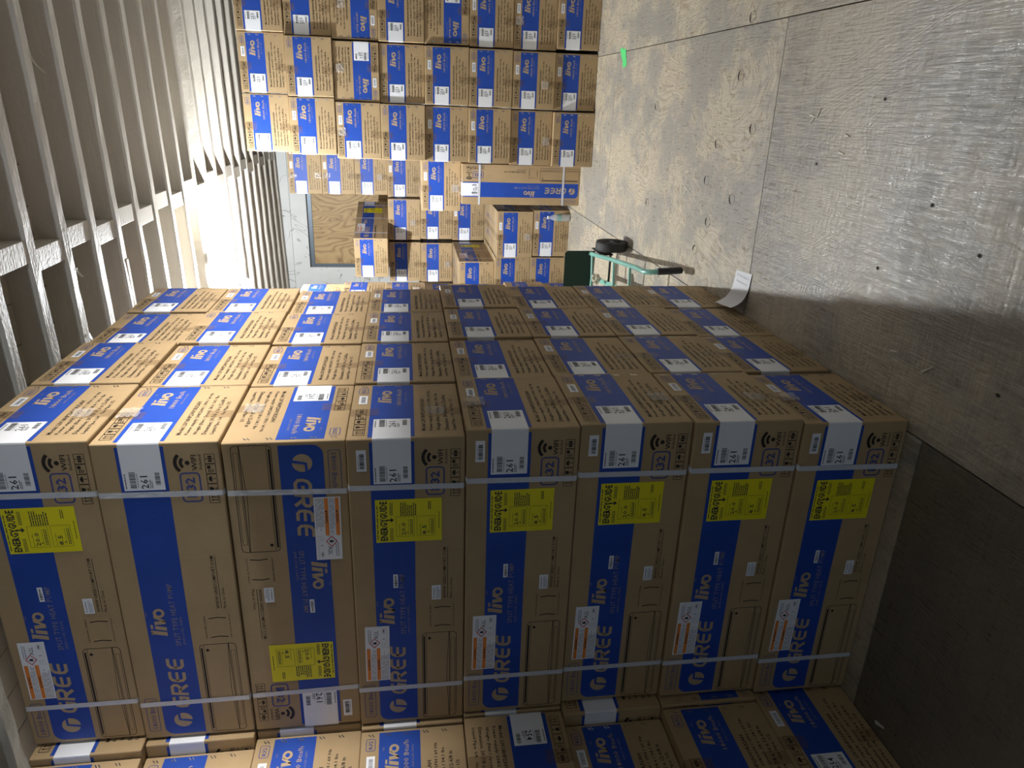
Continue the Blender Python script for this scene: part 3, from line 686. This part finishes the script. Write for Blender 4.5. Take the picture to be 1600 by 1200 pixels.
# cartons in the gap between the stacks
H24 = .334
def small(x0, y0, k, label, rz=0.0, kind='24', z=None, **kw):
    Ls, Ws = DIM[kind][0], DIM[kind][1]
    dx, dy = Ws/2, Ls/2
    cx = x0+dx*math.cos(rz)-dy*math.sin(rz); cy = y0+dx*math.sin(rz)+dy*math.cos(rz)
    return carton(cx, cy, (0.001+k*H24) if z is None else z, rz=-math.pi/2+rz, kind=kind, num='253', height=H24-.0025, guides=kw.pop('guides', ('back',)), side_stickers=False, label=label, group='cartons standing in the gap between the stacks', **kw)
small(-.478, 4.805, 0, 'low carton on the floor right behind the clear water bottle')
small(-.490, 4.800, 1, 'carton on top of the one behind the water bottle, second above the floor')
for k, nm in ((0, 'floor'), (1, 'second')):
    small(-.925, 4.89, k, 'carton left of the bottle pair, %s' % ('on the floor behind the hand truck plate' if k == 0 else 'second above the floor, behind the hand truck'), end_sticker=False)
small(-.975, 4.93, 2, 'carton with dark shaded side, third above the floor, behind the hand truck', end_sticker=False)
for k in range(5):
    small(-.540+(.01 if k % 2 else 0), 5.945, k, 'carton end in the middle gap, column under the window, %s above the floor' % ('on the floor' if k == 0 else ROW[k]), end_sticker=k == 2)
for k in range(5):
    small(*((-1.0, 6.02) if k < 3 else (-.985-(.006 if k % 2 else 0), 5.95)), k, 'carton end just left of the middle gap column, %s above the floor' % ('on the floor' if k == 0 else ROW[k]), end_sticker=False)
small(-.862, 5.61, 5, 'twisted carton on top of the gap stack, its dark strapped side showing', rz=math.radians(-12.5), end_sticker=False)
for k in range(8):
    if k < 4: small(-.105, 6.12, k, 'hidden carton under the raised far row, %s above the floor' % ROW[k], end_sticker=False)
    else:
        y = 6.13 if k > 4 else 6.05
        small(-.105-(.012 if k == 4 else 0), y, k, 'carton end against the back wall beside the plywood window, %s from the ceiling' % rowname(k), end_sticker=k != 5)
# one carton stands on its end, another lies on top of it
carton(.022+.3285-.0+.008, 4.47+WB/2, 0.001+L/2, num='253', guides=(), side_stickers=False, R=Matrix.Rotation(-math.pi/2, 4, 'Y'), end_sticker=False,
       label='carton standing upright on its end with its lettering reading up the side', group='cartons standing in the gap between the stacks')
small(-.040, 4.56, 0, 'carton lying across the top of the upright standing carton', z=L+.004)
# plain carton seen behind the pile, brown side outward
mb = MB(); mb.box(-1.50, -1.08, 5.75, 6.6, 1.005, 1.35, M_CARD, bev=0.006)
mb.box(-1.50, -1.08, 5.74, 5.748, 1.30, 1.306, M_GAP)
o = mb.obj('plain_carton'); tag(o, 'plain brown carton at the left of the gap, below the painted wall', 'box')
mb = MB(); mb.box(-1.52, -1.08, 5.75, 6.6, 0.001, 1.0, M_CARD, bev=0.006); o = mb.obj('plain_carton'); tag(o, 'tall plain carton mostly hidden under the plain brown one', 'box')

# ---------------------------------------------------------------- hand truck lying on its back
M_GREEN = mat('green_enamel', (0.20, 0.45, 0.37, 1), 0.32, 0.0, 0.6)
M_DKGREEN = mat('dark_green_enamel', (0.010, 0.038, 0.024, 1), 0.45)
M_GRIP = mat('grip_rubber', (0.022, 0.024, 0.028, 1), 0.55)
M_TYRE = mat('tyre_rubber', (0.030, 0.029, 0.028, 1), 0.7)
T = empty('hand_truck', (-0.27, 2.97, 0)); tag(T, 'green two-wheeled hand truck lying on its back on the plywood floor', 'hand truck')
def tp(name, mb, lab=None, parent=T):
    o = mb.obj(name, parent); o.matrix_parent_inverse = Matrix.Translation((0.27, -2.97, 0)) if parent is T else Matrix.Identity(4)
    if lab: o['label'] = lab
    return o
PLX = -.30; YP = 3.22
mb = MB()
pl0 = [(-.120, .150), (-.120, .350), (-.135, .368), (-.465, .368), (-.480, .350), (-.480, .150)]
mb.poly([(x, YP, z) for x, z in pl0], M_DKGREEN); mb.poly([(x, YP+.006, z) for x, z in pl0][::-1], M_DKGREEN)
for i in range(6):
    a, b = pl0[i], pl0[(i+1) % 6]; mb.poly([(a[0], YP, a[1]), (a[0], YP+.006, a[1]), (b[0], YP+.006, b[1]), (b[0], YP, b[1])], M_DKGREEN)
tp('toe_plate', mb, 'dark green steel toe plate')
RP = [(-.140, 3.24, .186), (-.067, 2.66, .180), (.008, 2.08, .207), (.017, 1.94, .206), (.025, 1.89, .184), (.033, 1.87, .151)]
def rail(dx):
    mb = MB(); mb.tube([(x+dx, y, z) for x, y, z in RP], .0145, M_GREEN, 12); tp('side_rail', mb)
    mb = MB(); mb.tube([(.033+dx, 1.870, .155), (.036+dx, 1.870, .093), (.037+dx, 1.884, .019)], .0185, M_GRIP, 14); tp('hand_grip', mb, 'black rubber hand grip')
rail(0); rail(-.344)
def rx(y): return -.140+(3.24-y)*.127
def rz_(y): return .186-(3.24-y)*.0103 if y > 2.66 else .18+(2.66-y)*.046
mb = MB(); mb.grid([[(rx(y)-.172-.016, y, rz_(y)-.016), (rx(y)-.172+.016, y, rz_(y)-.016)] for y in (2.40, 2.66, 3.0, 3.21)], M_GREEN, smooth=False)
mb.grid([[(rx(y)-.172+.016, y, rz_(y)-.020), (rx(y)-.172-.016, y, rz_(y)-.020)] for y in (2.40, 2.66, 3.0, 3.21)], M_GREEN, smooth=False)
tp('centre_strap', mb)
for y in (3.16, 2.62, 2.22):
    mb = MB(); x = rx(y); z = rz_(y); mb.tube([(x, y, z), (x-.172, y, z-.008), (x-.344, y, z)], .009, M_GREEN, 8); tp('cross_bar', mb)
mb = MB(); mb.tube([(-.02, 2.97, .107), (-.58, 2.97, .107)], .008, M_BLK, 10); tp('axle', mb, 'black steel axle')
for s, x in ((1, -.035), (-1, -.565)):
    mb = MB(); Mx = Matrix.Translation((x, 2.97, .1075)) @ Matrix.Rotation(math.pi/2, 4, 'Y')
    prof = [(.060, -.022), (.092, -.032), (.103, -.030), (.1065, -.018), (.1065, .018), (.103, .030), (.092, .032), (.060, .022), (.055, 0), (.060, -.022)]
    mb.lathe(prof, M_TYRE, Mx, 32); w = tp('wheel', mb, 'black rubber wheel')
    mb = MB(); mb.lathe([(.001, -.014), (.058, -.014), (.060, 0), (.058, .014), (.001, .014)], M_STEEL, Mx, 24); mb.lathe([(.001, -.03), (.016, -.03), (.016, .03), (.001, .03)], M_STEEL, Mx, 14)
    h = mb.obj('wheel_hub', w)
    mb = MB(); bx = x-s*.055; mb.box(bx-.004, bx+.004, 2.93, 3.17, .10, .19, M_BLK, bev=.002); tp('wheel_bracket', mb, 'black steel wheel bracket')
# crumpled bag caught on the frame
M_BAG = see_through('thin_plastic', (0.62, 0.56, 0.42, 1), 0.75, 0.3)
bm = bmesh.new(); bmesh.ops.create_icosphere(bm, subdivisions=3, radius=1)
for v in bm.verts:
    q = v.co.normalized(); r = 0.75+0.5*noise.noise(q*2.3+Vector((3, 1, 2)))+0.25*noise.noise(q*6)
    v.co = Vector((q.x*.042*r, q.y*.05*r, q.z*.036*r))
mb = MB(); mb.bm(bm, M_BAG, Matrix.Translation((-.235, 2.86, .225))); tag(mb.obj('plastic_scrap'), 'crumpled tan plastic scrap caught on the hand truck frame', 'plastic scrap')

# ---------------------------------------------------------------- bottle, paper, scraps
M_CLEAR = mat('clear_plastic', (0.95, 0.98, 1.0, 1), 0.12); b = M_CLEAR.node_tree.nodes['Principled BSDF']; b.inputs['Transmission Weight'].default_value = 0.72; b.inputs['IOR'].default_value = 1.12
M_CAP = mat('white_cap', (0.85, 0.88, 0.9, 1), 0.4); M_GLAB = mat('bottle_label', (0.22, 0.38, 0.36, 1), 0.4)
B = empty('water_bottle', (-.115, 4.755, 0)); tag(B, 'clear plastic water bottle with white cap standing before the low carton', 'bottle')
mb = MB(); prof = [(.001, .004), (.022, .002), (.031, .006), (.0325, .016), (.0325, .03), (.0315, .035), (.0325, .04), (.0325, .058), (.0315, .063), (.0325, .068), (.0325, .13), (.030, .145), (.022, .170), (.014, .188), (.0125, .200), (.001, .201)]
mb.lathe(prof, M_CLEAR); mb.obj('bottle_body', B)
mb = MB(); mb.lathe([(.0331, .085), (.0333, .086), (.0333, .123), (.0331, .124)], M_GLAB); o = mb.obj('bottle_label', B); o['label'] = 'blue-green paper label'
mb = MB(); mb.lathe([(.001, .214), (.0145, .214), (.0150, .212), (.0150, .198), (.0140, .197)], M_CAP); o = mb.obj('bottle_cap', B); o['label'] = 'white screw cap'
# curling sheet lying against the foot of the near stack
M_PAPER = mat('writing_paper', (0.80, 0.79, 0.80, 1), 0.6)
mb = MB(); rows = []; n = 18
prof = [(0.178, .003), (.150, .004), (.120, .004), (.095, .006), (.072, .012), (.052, .022), (.038, .036), (.028, .052), (.021, .066)]
for i, (x, z) in enumerate(prof):
    u = i/(len(prof)-1); rows.append([(x+0.014*(1-v)-.0+0.0, 1.105+v*.155+u*0.03, z+0.006*u*v) for v in [j/4 for j in range(5)]])
mb.grid([r[::-1] for r in rows], M_PAPER)
for q, xx in enumerate((0.155, 0.128)):
    for j in range(11):
        y = 1.125+j*.011; s = rr.uniform(.004, .011)
        mb.poly([(xx-s/2+.008, y, .0058), (xx+s/2+.008, y+.003, .0058), (xx+s/2+.008, y+.0055, .0058), (xx-s/2+.008, y+.0030, .0058)], M_GREY)
tag(mb.obj('paper_sheet'), 'curled white paper sheet with handwriting at the foot of the near stack', 'paper')
mb = MB(); M_TAPEG = mat('green_tape', (0.12, 0.72, 0.22, 1), 0.5)
mb.grid([[(1.225, 3.46, .001), (1.21, 3.52, .001)], [(1.195, 3.40, .003), (1.18, 3.475, .003)], [(1.135, 3.33, .002), (1.125, 3.42, .002)], [(1.10, 3.33, .002), (1.09, 3.40, .004)]], M_TAPEG, smooth=False)
mb.poly([(1.10, 3.33, .0025), (1.11, 3.42, .0025), (1.20, 3.45, .0025), (1.215, 3.37, .0025)], M_TAPEG)
tag(mb.obj('tape_scrap'), 'torn scrap of bright green tape on the floor by the far stack', 'tape')
M_CHIP = mat('pale_splinter', (0.74, 0.70, 0.60, 1), 0.6)
def chip(name, lab, parts, cat='splinter'):
    mb = MB()
    for (x0, y0), (x1, y1), w in parts:
        d = Vector((x1-x0, y1-y0, 0)).normalized(); nx, ny = -d.y*w/2, d.x*w/2
        P = [(x0-nx, y0-ny, .0012), (x1-nx*.4, y1-ny*.4, .0012), (x1+nx*.4, y1+ny*.4, .0012), (x0+nx, y0+ny, .0012)]; Q = [(p[0], p[1], .0035) for p in P]
        mb.poly(Q, M_CHIP); mb.poly(P[::-1], M_CHIP)
        for i in range(4): mb.poly([P[i], P[(i+1) % 4], Q[(i+1) % 4], Q[i]], M_CHIP)
    tag(mb.obj(name), lab, cat)
chip('wood_splinter', 'forked pale splinter on the middle of the worn floor sheet', [((.845, .850), (.838, .800), .008), ((.838, .800), (.868, .782), .005), ((.840, .815), (.815, .840), .006)])
chip('wood_splinter', 'short pale chip on the floor just left of the forked splinter', [((.785, .602), (.783, .575), .010)])
chip('wood_splinter', 'short pale chip furthest left of the three floor chips', [((.728, .620), (.725, .585), .009)])
chip('wood_splinter', 'thin straight splinter on the far floor sheet', [((.82, 2.90), (.765, 2.93), .008)])
chip('wood_splinter', 'tiny curled splinter on the middle of the far floor sheet', [((.82, 2.03), (.80, 1.99), .006), ((.80, 1.99), (.79, 2.0), .004)])
chip('wood_splinter', 'crossed pale slivers on the floor before the hand truck handle', [((.46, 2.02), (.44, 1.93), .007), ((.42, 2.03), (.46, 1.97), .006)])
for p, lab in (((1466+1300*0, 1140), 'white crumb on the dark floor beside the forward left column'),):
    pass
chip('paper_crumb', 'white crumb on the dark floor beside the lowest forward carton', [((-.985, -.205), (-.970, -.245), .012)], 'crumb')
chip('paper_crumb', 'pale green sliver caught on the edge of the front cartons', [((.16, -.02), (.19, -.06), .006)], 'crumb')
chip('paper_crumb', 'small pale chip on the dark floor near the front corner of the stack', [((.175, .13), (.18, .10), .007)], 'crumb')

# ---------------------------------------------------------------- hanging lamp
M_BULB = bpy.data.materials.new('lit_bulb'); M_BULB.use_nodes = True; nt = M_BULB.node_tree; nt.nodes.remove(nt.nodes['Principled BSDF'])
em = nt.nodes.new('ShaderNodeEmission'); em.inputs['Color'].default_value = (0.93, 0.97, 1.0, 1); em.inputs['Strength'].default_value = LAMP_STRENGTH
nt.links.new(em.outputs[0], nt.nodes['Material Output'].inputs['Surface'])
LP = empty('hanging_work_lamp', LAMP); tag(LP, 'bare bright work lamp with coiled white cord hung under the joists', 'lamp')
mb = MB(); bm = bmesh.new(); bmesh.ops.create_uvsphere(bm, u_segments=20, v_segments=12, radius=.042); mb.bm(bm, M_BULB, smooth=True); o = mb.obj('bulb', LP); o['label'] = 'glowing bulb'
mb = MB(); mb.lathe([(.001, .085), (.020, .085), (.022, .08), (.024, .045), (.020, .038)], M_CAP); mb.obj('lamp_socket', LP)
mb = MB(); mb.lathe([(.030, .075), (.050, .066), (.072, .046), (.0735, .044), (.072, .042), (.050, .060), (.030, .069), (.030, .075)], M_CAP); o = mb.obj('added_lamp_shade', LP); o['label'] = 'shallow white shade added to hold light off the ceiling'  # unseen shade, added to block the bulb's direct light on the ceiling above
M_CORD = mat('white_cord', (0.8, 0.8, 0.8, 1), 0.5)
mb = MB(); pts = []
for i in range(70):
    q = i/69; a = q*math.pi*2*4.2; pts.append((0.035*math.cos(a)-.10, .16+.035*math.sin(a)+.04*q, -.028+.03*math.sin(a*.5+1)+.03*q))
pts = [(0, .0, .083), (-.02, .05, .10), (-.05, .11, .06)]+pts+[(-.14, .26, .02), (-.16, .30, .12), (-.16, .31, .21)]
mb.tube(pts, .0045, M_CORD, 8); mb.obj('coiled_cord', LP)
mb = MB(); mb.box(-.185, -.14, .23, .285, -.045, -.015, M_CAP, bev=.005); mb.obj('cord_plug', LP)
